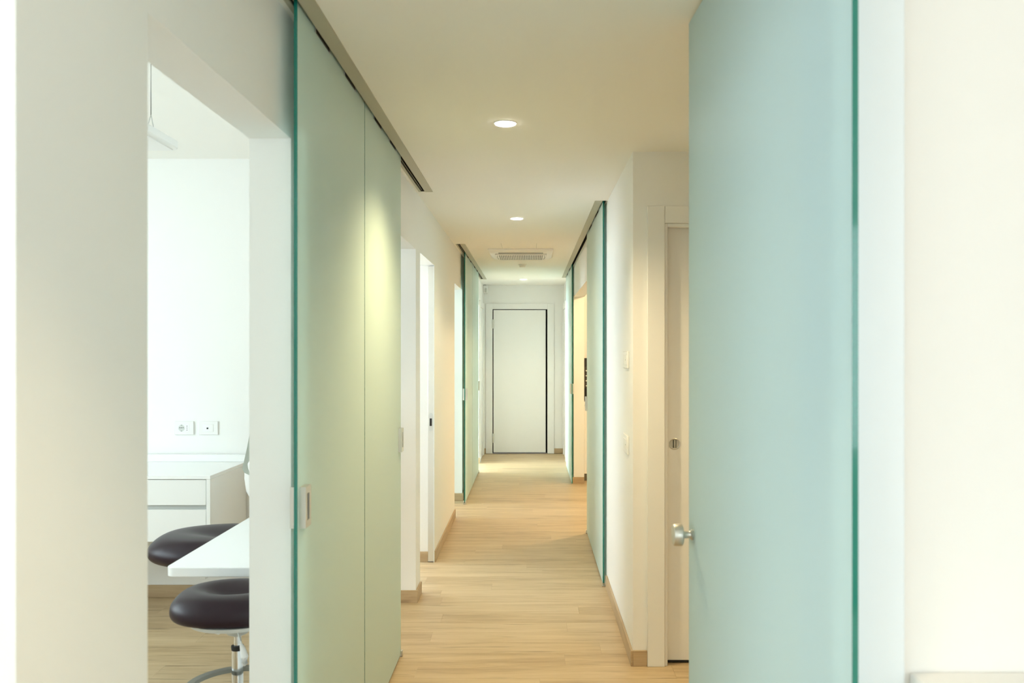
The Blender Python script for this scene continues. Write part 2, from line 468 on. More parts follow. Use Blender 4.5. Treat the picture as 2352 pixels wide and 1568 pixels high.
skirt('baseboard_right', 'oak baseboard along the right wall before the glass door', XR - BT, XR, YA - BT, 5.59)
skirt('baseboard_right', 'oak baseboard on the far jamb of the wide opening', XR - BT, XRI, 9.93 - BT, 9.93)
skirt('baseboard_alcove', 'short oak baseboard beside the cream door', XR, 0.5625, YA - BT, YA)
skirt('baseboard_far', 'short oak baseboard right of the far door', 0.352, XR, YF - BT, YF)
skirt('baseboard_far', 'tiny oak baseboard left of the far door', XL, -0.655, YF - BT, YF)
skirt('baseboard_surgery', 'oak baseboard along the treatment room back wall', -4.2, XLI, YRB - BT, YRB)

# ------------------------------------------------------------------ far door
d = empty('door_1', 'plain white door closing the far end of the corridor', 'door', (0, YF, 0), kind='structure')
def rel(o, e):
    o.matrix_parent_inverse = Matrix.Translation(e.location).inverted(); return o
def dbox(nm, mat, e, *a, bevel=0.0):
    return rel(box(nm, mat, *a, parent=e, bevel=bevel), e)
cx0, cx1 = -0.654, 0.350
dbox('casing', 'lacquer', d, cx0, -0.556, YF - 0.018, YF + 0.03, 0, 2.206, bevel=0.002)
dbox('casing', 'lacquer', d, 0.252, cx1, YF - 0.018, YF + 0.03, 0, 2.206, bevel=0.002)
dbox('casing', 'lacquer', d, -0.556, 0.252, YF - 0.018, YF + 0.03, 2.124, 2.206, bevel=0.002)
dbox('backing', 'black', d, -0.556, 0.252, YF + 0.06, YF + 0.08, 0, 2.124)
leaf = dbox('leaf', 'lacquer', d, -0.543, 0.226, YF - 0.010, YF + 0.030, 0.016, 2.112, bevel=0.002)
for z in (0.16, 1.84):
    h_ = MB().lathe([(0.007, 0), (0.009, 0.004), (0.009, 0.128), (0.007, 0.132)], 'Z', (-0.551, YF - 0.022, z), 14)
    h_.box(-0.551, -0.531, YF - 0.014, YF - 0.0105, z, z + 0.132)
    rel(h_.build('hinge', 'aluminium', d), d)

# ------------------------------------------------------------------ cream pocket door in the alcove
d = empty('door_2', 'cream pocket door with round flush pull half hidden behind glass door', 'door', (0, YA, 0), kind='structure')
dbox('casing', 'lacquer', d, 0.5628, 0.646, YA - 0.020, YA, 0, 2.213, bevel=0.0025)
dbox('casing', 'lacquer', d, 1.454, 1.537, YA - 0.020, YA, 0, 2.213, bevel=0.0025)
dbox('casing', 'lacquer', d, 0.6468, 1.4532, YA - 0.019, YA, 2.131, 2.2125, bevel=0.0025)
dbox('stop', 'lacquer', d, 0.6465, 0.661, YA - 0.008, YA + 0.04, 0, 2.1305, bevel=0.002)
dbox('stop', 'lacquer', d, 1.439, 1.4535, YA - 0.008, YA + 0.04, 0, 2.1305, bevel=0.002)
dbox('stop', 'lacquer', d, 0.661, 1.439, YA - 0.008, YA + 0.04, 2.113, 2.1305, bevel=0.002)
lf = dbox('leaf', 'lacquer', d, 0.652, 1.448, YA + 0.042, YA + 0.082, 0.012, 2.125)
dbox('gap_shade_strip', 'black', d, 0.661, 1.439, YA + 0.045, YA + 0.08, 0, 0.010)  # black strip standing in for the shade in the gap below the leaf
pull = MB()
px, pz = 0.703, 1.064; py = YA + 0.042
pull.lathe([(0.0275, 0.0), (0.0275, -0.003), (0.0255, -0.004), (0.0225, -0.003), (0.0215, -0.0005)], 'Y', (px, py, pz), 36)
rel(pull.build('pull_ring', 'aluminium', d), d)
rel(MB().box(px - 0.0085, px + 0.0085, py - 0.0012, py - 0.0006, pz - 0.0195, pz + 0.0195).build('pull_slot', 'slot', d), d)
rel(MB().box(px - 0.004, px + 0.004, py - 0.006, py - 0.001, pz - 0.019, pz + 0.019).build('turn_piece', 'aluminium', d, 0.0015), d)

# ------------------------------------------------------------------ pocket door edge in the third doorway
d = empty('door_3', 'slim grey pocket door retracted into the third left doorway', 'door', (-0.712, 6.26, 0), kind='structure')
dbox('edge_strip', 'aluminium', d, -0.733, -0.692, 6.238, 6.2595, 0.008, 2.12, bevel=0.0015)
fp = MB()
n_ = 12; pts = []
for k in range(n_ + 1):
    a = PI * k / n_; pts.append((0.013 * math.cos(a), 0.052 + 0.013 * math.sin(a)))
for k in range(n_ + 1):
    a = PI + PI * k / n_; pts.append((0.013 * math.cos(a), -0.052 + 0.013 * math.sin(a) ))
va = [fp.bm.verts.new((-0.7125 + x, 6.2375, 1.005 + z)) for x, z in pts]; vb = [fp.bm.verts.new((-0.7125 + x, 6.2345, 1.005 + z)) for x, z in pts]
fp.bm.faces.new(va); fp.bm.faces.new(vb)
for k in range(len(va)):
    fp.bm.faces.new((va[k], va[(k+1) % len(va)], vb[(k+1) % len(vb)], vb[k]))
rel(fp.build('pull_plate', 'plastic_shade', d), d)
dbox('pull_slot', 'black', d, -0.7205, -0.7045, 6.2335, 6.2355, 0.978, 1.032)
dbox('trim_bead', 'casing', d, -0.692, -0.6885, 6.232, 6.2598, 0.0, 2.128)

# ------------------------------------------------------------------ closed door at the far left
d = empty('door_4', 'white cased door at the far end of the left wall', 'door', (XL, 11.85, 0), kind='structure')
dbox('casing', 'lacquer', d, XL, XL + 0.018, 11.76, 11.85, 0, 2.20, bevel=0.002)
dbox('casing', 'lacquer', d, XL, XL + 0.018, 12.62, 12.71, 0, 2.20, bevel=0.002)
dbox('casing', 'lacquer', d, XL, XL + 0.018, 11.85, 12.62, 2.11, 2.20, bevel=0.002)
lf = dbox('leaf', 'lacquer', d, XL, XL + 0.007, 11.855, 12.615, 0.01, 2.105, bevel=0.001)
dbox('handle', 'aluminium', d, XL + 0.007, XL + 0.018, 11.90, 11.93, 0.96, 1.10, bevel=0.003)
d = empty('door_5', 'white door casing at the far end of the right wall', 'door', (XR, 11.85, 0), kind='structure')
dbox('casing', 'lacquer', d, XR - 0.018, XR, 11.86, 11.95, 0, 2.20, bevel=0.002)
dbox('casing', 'lacquer', d, XR - 0.018, XR, 12.70, 12.79, 0, 2.20, bevel=0.002)
dbox('casing', 'lacquer', d, XR - 0.018, XR, 11.95, 12.70, 2.11, 2.20, bevel=0.002)
dbox('leaf', 'lacquer', d, XR - 0.007, XR, 11.955, 12.695, 0.01, 2.105, bevel=0.001)

# white jamb lining beside the cream wall on the right
struct(box('trim_3', 'casing', 0.515, 0.618, 1.435, 1.60, 0, H, None, 0.003), 'bright white door jamb between the open glass door and cream wall', 'jamb')

# ------------------------------------------------------------------ sliding glass doors
GT = 0.010
def glass_panel(name, label, xc, y0, y1, side, handle_at, group='frosted sliding glass doors'):
    """side: +1 when the corridor face looks to +X"""
    e = empty(name, label, 'door', (xc, y0, 0), group)
    L_ = y1 - y0; z0, z1 = 0.012, H + 0.020
    b = MB()
    b.box(-GT/2, GT/2, 0, L_, z0, z1)
    b.bm.faces.ensure_lookup_table()
    for f in b.bm.faces:
        f.normal_update()
        c = f.calc_center_median()
        f.material_index = 0 if abs(abs(c.x) - GT/2) < 1e-5 else 1
    b.build('pane', ['frost', 'edge'], e)
    hy0 = 0.022 if handle_at == 'near' else L_ - 0.082
    for s in (side, -side):
        xa, xb = (GT/2, GT/2 + 0.017) if s > 0 else (-GT/2 - 0.017, -GT/2)
        h = MB(); hz0, hz1 = 1.023, 1.138
        h.box(xa, xb, hy0, hy0 + 0.018, hz0, hz1); h.box(xa, xb, hy0 + 0.042, hy0 + 0.060, hz0, hz1)
        h.box(xa, xb, hy0 + 0.018, hy0 + 0.042, hz0, hz0 + 0.020); h.box(xa, xb, hy0 + 0.018, hy0 + 0.042, hz1 - 0.020, hz1)
        bmesh.ops.remove_doubles(h.bm, verts=h.bm.verts, dist=1e-5)
        ho = h.build('handle', 'aluminium', e)
        xp = xa + 0.001 if s > 0 else xb - 0.001
        box('finger_recess', 'slot', min(xp, xp + 0.002 * s), max(xp, xp + 0.002 * s), hy0 + 0.018, hy0 + 0.042, hz0 + 0.020, hz1 - 0.020, ho)
    for q in (0.20, 0.62):
        ya = L_ * q
        c = MB()
        c.box(-GT/2 - 0.0025, GT/2 + 0.0025, ya, ya + L_ * 0.19, H - 0.006, H + 0.012)
        c.build('hanger_clamp', 'dark', e, 0.001)
        for yy in (ya, ya + L_ * 0.19):
            box('clamp_end', 'aluminium', -GT/2 - 0.003, GT/2 + 0.003, yy - 0.004, yy + 0.004, H - 0.009, H + 0.010, e)
    return e
GL, GR = -0.648, 0.474
glass_panel('sliding_glass_door', 'frosted green glass panel slid open beside the nearest doorway, handle at its near edge', GL, 2.405, 3.376, +1, 'near')
glass_panel('sliding_glass_door', 'second frosted green glass panel on the left, handle at its far edge', GL, 3.384, 4.325, +1, 'far')
glass_panel('sliding_glass_door', 'narrow-looking frosted glass panel right after the fourth left doorway', GL, 8.62, 9.68, +1, 'near')
glass_panel('sliding_glass_door', 'furthest frosted glass panel on the left, near the far door', GL, 9.69, 10.82, +1, 'far')
glass_panel('sliding_glass_door', 'tall frosted glass panel on the right before the warm-lit opening', GR, 5.64, 7.22, -1, 'far')
glass_panel('sliding_glass_door', 'furthest frosted glass panel on the right, past the warm-lit opening', GR, 9.86, 11.44, -1, 'near')

for (x, y, lb) in ((GL, 4.327, 'at the foot of the second left glass panel'), (GL, 8.60, 'at the near foot of the far left glass panels'), (GL, 10.83, 'at the far foot of the last left glass panel'),
                   (GR, 7.223, 'at the far foot of the right glass panel'), (GR, 5.615, 'at the near foot of the right glass panel')):
    g = MB()
    g.box(x - 0.013, x - 0.0065, y - 0.012, y + 0.012, 0, 0.030); g.box(x + 0.0065, x + 0.013, y - 0.012, y + 0.012, 0, 0.030)
    g.box(x - 0.013, x + 0.013, y - 0.012, y + 0.012, 0, 0.006)
    tag(g.build('floor_guide', 'aluminium', None, 0.001), 'small metal floor guide ' + lb, 'door guide', 'floor guides of the glass doors')

# ------------------------------------------------------------------ hinged frosted glass door in the right foreground
P0 = Vector((0.5075, 1.36, 0)); P1 = Vector((0.464, 2.52, 0))
e = empty('hinged_glass_door', 'large open frosted glass door with round metal knob in the right foreground', 'door', P0)
W_ = (P1 - P0).length
e.rotation_euler = (0, 0, math.atan2(P1.y - P0.y, P1.x - P0.x) - PI / 2)     # local +Y runs to the free edge, local -X faces the corridor
b = MB(); b.box(-GT/2, GT/2, 0, W_, 0.008, 2.465)
for f in b.bm.faces:
    f.material_index = 0 if abs(abs(f.calc_center_median().x) - GT/2) < 1e-5 else 1
b.build('pane', ['frost_cool', 'edge'], e)
ky, kz = W_ - 0.055, 0.998
KP = [(0.015, 0), (0.0155, 0.005), (0.0115, 0.008), (0.0100, 0.012), (0.0100, 0.026), (0.012, 0.030), (0.0285, 0.0315), (0.0310, 0.0345), (0.0310, 0.054), (0.0285, 0.0575), (0.015, 0.0590), (0.001, 0.0594)]
for sg in (-1, 1):
    MB().lathe([(r, sg * (GT/2 + h)) for r, h in KP], 'X', (0, ky, kz), 44).build('knob', 'aluminium', e)
for z in (0.25, 2.2):
    hb = MB(); hb.box(-GT/2 - 0.004, GT/2 + 0.004, 0.012, 0.07, z, z + 0.09); hb.box(GT/2 + 0.004, 0.03, 0.03, 0.07, z + 0.01, z + 0.08)
    hb.build('hinge', 'aluminium', e, 0.0015)

# ------------------------------------------------------------------ ceiling fittings
def downlight(x, y, label, energy, size=150, color=WARM, z=H):
    e = empty('recessed_downlight', label, 'ceiling light', (x, y, z), 'recessed downlights')
    MB().lathe([(0.0385, 0.0), (0.0385, -0.002), (0.044, -0.004), (0.049, -0.003), (0.050, 0.0)], 'Z', (0, 0, 0), 40).build('trim_ring', 'plastic', e)
    MB().lathe([(0.044, -0.003), (0.042, -0.0058), (0.018, -0.0068), (0.001, -0.0072)], 'Z', (0, 0, 0), 40).build('diffuser', 'bulb', e)
    ld = bpy.data.lights.new('downlight_beam', 'SPOT'); ld.energy = energy; ld.color = color
    ld.spot_size = math.radians(size); ld.spot_blend = 1.0; ld.shadow_soft_size = 0.04
    lo = bpy.data.objects.new('downlight_beam', ld); COL.objects.link(lo); lo.parent = e; lo.location = (0, 0, -0.05)
    return e
downlight(-0.105, 3.67, 'largest recessed round downlight in the ceiling foreground', 52, size=136)
downlight(-0.10, 1.02, 'recessed downlight above the entry, out of the picture', 34, size=80)
downlight(-0.098, 6.32, 'middle recessed downlight before the air conditioner', 12, size=130)
downlight(-0.094, 11.74, 'smallest recessed downlight near the far door', 15, size=115)
downlight(1.25, 3.0, 'recessed downlight in the alcove behind the open glass door', 26, color=(1.0, 0.72, 0.36))

# ceiling cassette air conditioner
AX0, AX1, AY0, AY1 = -0.398, 0.217, 8.20, 8.92
ac = empty('ceiling_air_conditioner', 'white ceiling cassette air conditioner with slotted grille', 'air conditioner', ((AX0 + AX1) / 2, (AY0 + AY1) / 2, H))
w2, d2 = (AX1 - AX0) / 2, (AY1 - AY0) / 2
b = MB()
vt = [b.bm.verts.new(p) for p in ((-w2,-d2,0),(w2,-d2,0),(w2,d2,0),(-w2,d2,0))]
vm = [b.bm.verts.new(p) for p in ((-w2,-d2,-0.012),(w2,-d2,-0.012),(w2,d2,-0.012),(-w2,d2,-0.012))]
vl = [b.bm.verts.new(p) for p in ((-w2+0.035,-d2+0.05,-0.032),(w2-0.035,-d2+0.05,-0.032),(w2-0.035,d2-0.05,-0.032),(-w2+0.035,d2-0.05,-0.032))]
b.bm.faces.new(vt); b.bm.faces.new(vl)
for q in range(4):
    r_ = (q + 1) % 4
    b.bm.faces.new((vt[q], vt[r_], vm[r_], vm[q])); b.bm.faces.new((vm[q], vm[r_], vl[r_], vl[q]))
b.build('housing', 'plastic', ac, 0.003)
# outlet slots with louvres on four sides
for (xa, xb, ya, yb) in ((-w2 + 0.095, w2 - 0.095, -d2 + 0.075, -d2 + 0.13), (-w2 + 0.095, w2 - 0.095, d2 - 0.12, d2 - 0.075)):
    box('air_outlet', 'slot', xa, xb, ya, yb, -0.0345, -0.031, ac)
    lv = box('louvre', 'plastic', xa + 0.004, xb - 0.004, ya + 0.030, yb - 0.004, -0.040, -0.0365, ac, 0.001); 
    box('louvre_lip', 'plastic_shade', xa + 0.002, xb - 0.002, ya + 0.004, ya + 0.010, -0.046, -0.034, ac, 0.001)
box('intake_panel', 'plastic', -w2 + 0.06, w2 - 0.06, -d2 + 0.15, d2 - 0.14, -0.045, -0.032, ac, 0.004)
gx0, gx1 = -0.205, 0.205; gy0, gy1 = -d2 + 0.185, d2 - 0.175
ns = 25
for q in range(ns):
    xx = gx0 + (gx1 - gx0) * q / (ns - 1)
    box('grille_slot', 'slot', xx - 0.0048, xx + 0.0048, gy0, gy1, -0.0462, -0.044, ac)
for q in (0.34, 0.67):
    yy = gy0 + (gy1 - gy0) * q
    box('grille_bar', 'plastic', gx0 - 0.008, gx1 + 0.008, yy - 0.008, yy + 0.008, -0.0475, -0.0455, ac)
for sgn in (-1, 1):
    cp = [(sgn * (0.222 + 0.010 * math.sin(PI * t / 8)), gy0 + (gy1 - gy0) * t / 8, -0.0455) for t in range(9)]
    MB().tube(cp, 0.002, 6).build('grille_edge', 'slot', ac)

# smoke detector
sd = empty('smoke_detector', 'small round smoke detector on the ceiling past the air conditioner', 'smoke detector', (-0.088, 9.70, H))
MB().lathe([(0.045, 0.0), (0.045, -0.010), (0.038, -0.016)], 'Z', (0, 0, 0), 28).build('base', 'plastic', sd)
MB().lathe([(0.034, -0.016), (0.034, -0.024), (0.028, -0.034), (0.001, -0.036)], 'Z', (0, 0, 0), 28).build('sensor_cap', 'plastic', sd)

# motion detector in the far left ceiling corner
md = empty('motion_detector', 'small white alarm sensor in the far left ceiling corner', 'sensor', (-0.655, 12.76, 2.415))
MB().prism([(-0.032, 0.035), (-0.032, -0.030), (0.020, -0.030), (0.030, -0.018), (0.030, 0.035)], -0.055, 0.055).build('body', 'plastic', md, 0.004)
MB().prism([(-0.012, -0.030), (-0.004, -0.036), (0.016, -0.036), (0.022, -0.030)], -0.050, 0.012).build('lens', 'plastic_shade', md, 0.002)
box('bracket', 'slot', -0.034, 0.008, -0.012, 0.060, 0.055, 0.062, md)

# ------------------------------------------------------------------ switches on the right wall
def switch(y0, y1, z0, z1, label):
    e = empty('wall_switch', label, 'light switch', (XR, (y0 + y1) / 2, (z0 + z1) / 2), 'switch plates on the right wall')
    hy, hz = (y1 - y0) / 2, (z1 - z0) / 2
    box('plate', 'plastic', -0.010, 0, -hy, hy, -hz, hz, e, 0.004)
    for q in (-1, 0, 1):
        r = box('rocker', 'plastic', -0.0125, -0.009, q * hy * 0.5 - hy * 0.22, q * hy * 0.5 + hy * 0.22, -hz * 0.55, hz * 0.55, e, 0.001)
    box('indicator', 'slot', -0.0132, -0.012, -hy * 0.5 - 0.003, -hy * 0.5 + 0.003, -0.003, 0.003, e)
switch(4.36, 4.56, 1.427, 1.515, 'upper white switch plate by the corner of the right wall')
switch(4.36, 4.56, 0.995, 1.090, 'lower white switch plate by the corner of the right wall')

# ------------------------------------------------------------------ treatment room behind the first doorway
# sockets
def socket_plate(x, label, kind):
    e = empty('wall_socket', label, 'socket', (x, YRB, 1.041))
    box('plate', 'plastic', -0.060, 0.058, -0.010, 0, -0.042, 0.042, e, 0.003)
    box('insert', 'counter', -0.036, 0.030, -0.0115, -0.009, -0.023, 0.023, e, 0.0008)
    if kind == 'power':
        MB().lathe([(0.0195, -0.0118), (0.0195, -0.0128), (0.017, -0.0128), (0.001, -0.0122)], 'Y', (-0.016, 0, 0), 28).build('round_outlet', 'plastic_shade', e)
        for q in (-0.010, 0.0, 0.010):
            MB().lathe([(0.0026, -0.0124), (0.0026, -0.0136), (0.001, -0.0138)], 'Y', (-0.016 + q, 0, 0.002), 10).build('pin_hole', 'black', e)
        for q in (-0.012, 0.0, 0.012):
            MB().lathe([(0.0024, -0.0115), (0.0024, -0.0124), (0.001, -0.0126)], 'Y', (0.017, 0, q), 10).build('pin_hole', 'black', e)
        for q in (-0.018, 0.018):
            box('earth_clip', 'slot', -0.020, -0.012, -0.0134, -0.0124, q - 0.0015, q + 0.0015, e)
    else:
        box('blank', 'plastic', 0.006, 0.029, -0.0125, -0.0112, -0.022, 0.022, e, 0.0006)
        MB().prism([(-0.010, -0.0135), (-0.001, -0.0135), (-0.001, -0.0112), (-0.010, -0.0112)], -0.006, 0.003).build('data_port', 'black', e)
socket_plate(-2.130, 'white power socket plate above the drawers', 'power')
socket_plate(-1.981, 'white data socket plate beside the power socket', 'data')

# wall hung drawer cabinet
CX1, CY0, CY1, CZ0, CZ1 = -1.748, 4.757, YRB - BT - 0.001, 0.471, 0.815
cab = empty('drawer_cabinet', 'white wall-hung drawer cabinet under the sockets', 'cabinet', (-2.6, CY1, CZ0))
def cb_(nm, mat, x0, x1, y0, y1, z0, z1, par=None, bevel=0.0015):
    p = par or cab
    o = box(nm, mat, x0, x1, y0, y1, z0, z1, None, bevel); o.parent = p
    o.matrix_parent_inverse = Matrix.Translation(cab.location).inverted()
    return o
cb_('side_panel', 'lacquer', CX1 - 0.022, CX1, CY0, CY1, CZ0, CZ1)
cb_('side_panel', 'lacquer', -3.60, -3.578, CY0, CY1, CZ0, CZ1)
cb_('carcass', 'plastic_shade', -3.578, CX1 - 0.022, CY0 + 0.03, CY1, CZ0 + 0.004, CZ1)
for k in range(2):
    x1 = CX1 - 0.0245 - k * 0.905; x0 = x1 - 0.90
    cb_('drawer_front', 'lacquer', x0, x1, CY0 + 0.002, CY0 + 0.024, 0.673, 0.812 - 0.0)
    cb_('drawer_front', 'lacquer', x0, x1, CY0 + 0.002, CY0 + 0.024, 0.473, 0.648)
# counter on top of it
ct = empty('cabinet_worktop', 'white solid worktop with upstand on the drawer cabinet', 'worktop', (-2.6, CY1, CZ1))
o = box('top', 'counter', -3.60 + 2.6, CX1 + 0.001 + 2.6, CY0 - 0.002 - CY1, 0, 0.0, 0.020, ct, 0.002)
o = box('upstand', 'counter', -3.60 + 2.6, CX1 + 0.001 + 2.6, -0.016, 0, 0.020, 0.066, ct, 0.002)

# wall mounted desk
DX0, DX1, DY0, DY1, DZ = -1.313, XLI, 3.126, 4.30, 0.74
desk = empty('wall_desk', 'white wall-fixed desk with rounded corner beside the brown stools', 'desk', (XLI, (DY0 + DY1) / 2, DZ))
poly = []
R = 0.035
for k in range(9):
    a = PI + PI / 2 * k / 8; poly.append((DX0 + R + R * math.cos(a), DY0 + R + R * math.sin(a)))
poly += [(DX1, DY0), (DX1, DY1)]
for k in range(9):
    a = PI / 2 + PI / 2 * k / 8; poly.append((DX0 + R + R * math.cos(a), DY1 - R + R * math.sin(a)))
o = MB().prism(poly, DZ - 0.035, DZ).build('top', 'counter', desk, 0.003); rel(o, desk)
for yy in (3.30, 4.12):
    o = MB().box(XLI - 0.42, XLI, yy, yy + 0.03, DZ - 0.062, DZ - 0.0355).box(XLI - 0.03, XLI, yy, yy + 0.03, DZ - 0.33, DZ - 0.06).build('bracket', 'aluminium', desk, 0.002); rel(o, desk)
o = MB().box(-1.245, -1.225, 3.285, 3.345, DZ - 0.085, DZ - 0.0355).build('clamp', 'plastic', desk, 0.002); rel(o, desk)

# saddle stools
def seat_mesh(a, bdep, t):
    b = MB(); nr, nseg = 14, 48
    def sup(th, p=2.5):
        c, s = math.cos(th), math.sin(th)
        k = (abs(c) ** p + abs(s) ** p) ** (-1 / p)
        return c * k, s * k
    def top(u, v):
        r = min(1.0, math.hypot(u, v) if True else 0)
        rim = math.exp(-((r - 0.62) / 0.27) ** 2)
        groove = math.exp(-(v / 0.24) ** 2) * (1 / (1 + math.exp(-(u + 0.45) * 9))) * (1 - r ** 6)
        return 0.014 + 0.013 * rim - 0.020 * groove * (0.35 + 0.65 * math.exp(-(u - 0.1) ** 2 / 0.3))
    rings = []
    for i in range(1, nr + 1):
        f = i / nr
        ph = f ** 0.85
        ring = []
        for k in range(nseg):
            x, y = sup(2 * PI * k / nseg)
            ex = ph if f <= 0.999 else 1
            fall = t * 0.46 * max(0.0, (f - 0.72) / 0.28) ** 2.4
            ring.append(b.bm.verts.new((a * x * ex, bdep * y * ex, t / 2 + top(x * ex, y * ex) - fall)))
        rings.append(ring)
    c0 = b.bm.verts.new((0, 0, t / 2 + top(0, 0)))
    # underside
    for f, z in ((1.015, -0.08), (0.985, -0.30), (0.92, -0.44), (0.78, -0.50), (0.40, -0.52)):
        ring = []
        for k in range(nseg):
            x, y = sup(2 * PI * k / nseg)
            ring.append(b.bm.verts.new((a * x * f, bdep * y * f, t * z)))
        rings.append(ring)
    for k in range(nseg):
        fa = b.bm.faces.new((c0, rings[0][k], rings[0][(k + 1) % nseg])); fa.smooth = True
    for r0, r1 in zip(rings, rings[1:]):
        for k in range(nseg):
            fa = b.bm.faces.new((r0[k], r1[k], r1[(k+1) % nseg], r0[(k+1) % nseg])); fa.smooth = True
    b.bm.faces.new(rings[-1])
    return b

def make_stool(loc, zs, rot, label):
    """zs = height of the seat middle"""
    e = empty('saddle_stool', label, 'stool', loc)
    e.rotation_euler = (0, 0, rot)
    so = seat_mesh(0.195, 0.170, 0.070).build('seat', 'leather', e); so.location = (-0.015, 0, zs + 0.008)
    sub = so.modifiers.new('smooth', 'SUBSURF'); sub.levels = 1; sub.render_levels = 2
    b = MB(); prof = [(0.165, zs - 0.024), (0.155, zs - 0.038), (0.08, zs - 0.050), (0.055, zs - 0.062), (0.034, zs - 0.085), (0.020, zs - 0.092), (0.016, zs - 0.092)]
    b.lathe(prof, 'Z', (0, 0, 0), 32); b.build('seat_pan', 'plastic_shade', e)
    MB().tube([(-0.045, -0.02, zs - 0.070), (-0.052, -0.035, zs - 0.072), (-0.060, -0.045, zs - 0.068)], [0.006, 0.008, 0.005], 8).build('tilt_knob', 'plastic', e)
    MB().tube([(0.020, -0.055, zs - 0.062), (0.032, -0.066, zs - 0.088), (0.036, -0.070, zs - 0.100)], 0.0032, 8).build('lever_rod', 'chrome', e)
    MB().tube([(0.034, -0.070, zs - 0.096), (0.042, -0.074, zs - 0.112), (0.049, -0.076, zs - 0.140), (0.050, -0.077, zs - 0.160), (0.047, -0.077, zs - 0.168)], [0.004, 0.009, 0.013, 0.011, 0.004], 10).build('lever_paddle', 'plastic', e)
    MB().lathe([(0.0125, zs - 0.092), (0.0125, zs - 0.135)], 'Z', (0, 0, 0), 24).build('gas_rod', 'chrome', e)
    MB().lathe([(0.0125, zs - 0.126), (0.0205, zs - 0.127), (0.0210, zs - 0.134), (0.0195, zs - 0.142), (0.0125, zs - 0.142)], 'Z', (0, 0, 0), 24).build('collar', 'black', e)
    MB().lathe([(0.0195, zs - 0.142), (0.0195, 0.10), (0.030, 0.095), (0.032, 0.060)], 'Z', (0, 0, 0), 28).build('column', 'chrome', e)
    # flat foot ring with three spokes
    zr = zs - 0.262
    fr = MB(); n = 56
    for (ra, rb_) in ((0.148, 0.172),):
        rr = []
        for k in range(n):
            a = 2 * PI * k / n; c, s = math.cos(a), math.sin(a)
            rr.append([fr.bm.verts.new(p) for p in ((ra*c, ra*s, zr - 0.007), (rb_*c, rb_*s, zr - 0.007), (rb_*c, rb_*s, zr + 0.007), (ra*c, ra*s, zr + 0.007))])
        for k in range(n):
            A, B = rr[k], rr[(k+1) % n]
            for q in range(4):
                fr.bm.faces.new((A[q], A[(q+1) % 4], B[(q+1) % 4], B[q]))
    fo = fr.build('foot_ring', 'ring_grey', e)
    for k in range(3):
        a = -PI / 2 + (k - 1) * PI / 3
        MB().tube([(0.015*math.cos(a), 0.015*math.sin(a), zr - 0.06), (0.10*math.cos(a), 0.10*math.sin(a), zr - 0.05), (0.152*math.cos(a), 0.152*math.sin(a), zr - 0.002)], 0.006, 8).build('ring_spoke', 'ring_grey', e)
    for k in range(5):
        a = PI / 5 + 2 * PI * k / 5; c, s = math.cos(a), math.sin(a)
        lg = MB().tube([(0.02*c, 0.02*s, 0.085), (0.10*c, 0.10*s, 0.078), (0.18*c, 0.18*s, 0.066)], [0.018, 0.014, 0.010], 10).build('base_leg', 'ring_grey', e)
        w = MB().lathe([(0.012, -0.016), (0.026, -0.014), (0.026, 0.014), (0.012, 0.016)], 'X' if abs(c) < 0.5 else 'Y', (0.172*c, 0.172*s, 0.026), 18).build('caster', 'black', lg)
        MB().tube([(0.172*c, 0.172*s, 0.045), (0.172*c, 0.172*s, 0.066)], 0.006, 8).build('caster_stem', 'aluminium', lg)
    return e
make_stool((-0.992, 2.95, 0), 0.648, 0.0, 'dark brown saddle stool with chrome column in front of the desk')

# treatment chair: brown seat cushion, grey back, white support, pedestal behind the door jamb
tc = empty('treatment_chair', 'dark brown padded treatment chair with pale grey back behind the desk', 'chair', (-1.235, 4.72, 0))
so = seat_mesh(0.37, 0.255, 0.10).build('seat', 'leather', tc); so.location = (-0.135, -0.70, 0.610)
sub = so.modifiers.new('smooth', 'SUBSURF'); sub.levels = 1; sub.render_levels = 2
MB().box(-0.10, 0.10, -0.66, 0.12, 0.50, 0.545).build('seat_frame', 'plastic', tc, 0.01)
bk = MB(); nu, nv = 12, 18
def back_pt(u, v, off):
    # u -1..1 across, v 0..1 up
    wv = 0.285 - 0.075 * v
    if v < 0.18: wv *= math.sqrt(max(0.02, 1 - ((0.18 - v) / 0.19) ** 2))
    if v > 0.85: wv *= math.sqrt(max(0.05, 1 - ((v - 0.85) / 0.16) ** 2))
    return (wv * u - 0.06, 0.05 * (1 - u * u) + 0.03 * math.sin(v * PI) + off, 0.812 + 0.38 * v)
for off in (0.0, 0.022):
    pass
gf = [[bk.bm.verts.new(back_pt(-1 + 2*i/nu, j/nv, 0.0)) for i in range(nu+1)] for j in range(nv+1)]
gb = [[bk.bm.verts.new(back_pt(-1 + 2*i/nu, j/nv, 0.022)) for i in range(nu+1)] for j in range(nv+1)]
for j in range(nv):
    for i in range(nu):
        bk.bm.faces.new((gf[j][i], gf[j][i+1], gf[j+1][i+1], gf[j+1][i])).smooth = True
        bk.bm.faces.new((gb[j][i], gb[j+1][i], gb[j+1][i+1], gb[j][i+1])).smooth = True
for j in range(nv):
    bk.bm.faces.new((gf[j][0], gf[j+1][0], gb[j+1][0], gb[j][0])); bk.bm.faces.new((gf[j][nu], gb[j][nu], gb[j+1][nu], gf[j+1][nu]))
for i in range(nu):
    bk.bm.faces.new((gf[0][i], gb[0][i], gb[0][i+1], gf[0][i+1])); bk.bm.faces.new((gf[nv][i], gf[nv][i+1], gb[nv][i+1], gb[nv][i]))
bk.build('backrest', 'grey_shell', tc)
MB().lathe([(0.19, 0.66), (0.235, 0.70), (0.262, 0.75), (0.272, 0.82), (0.268, 0.90), (0.24, 0.93), (0.10, 0.94)], 'Z', (0, 0, 0), 36).build('back_support', 'plastic', tc)
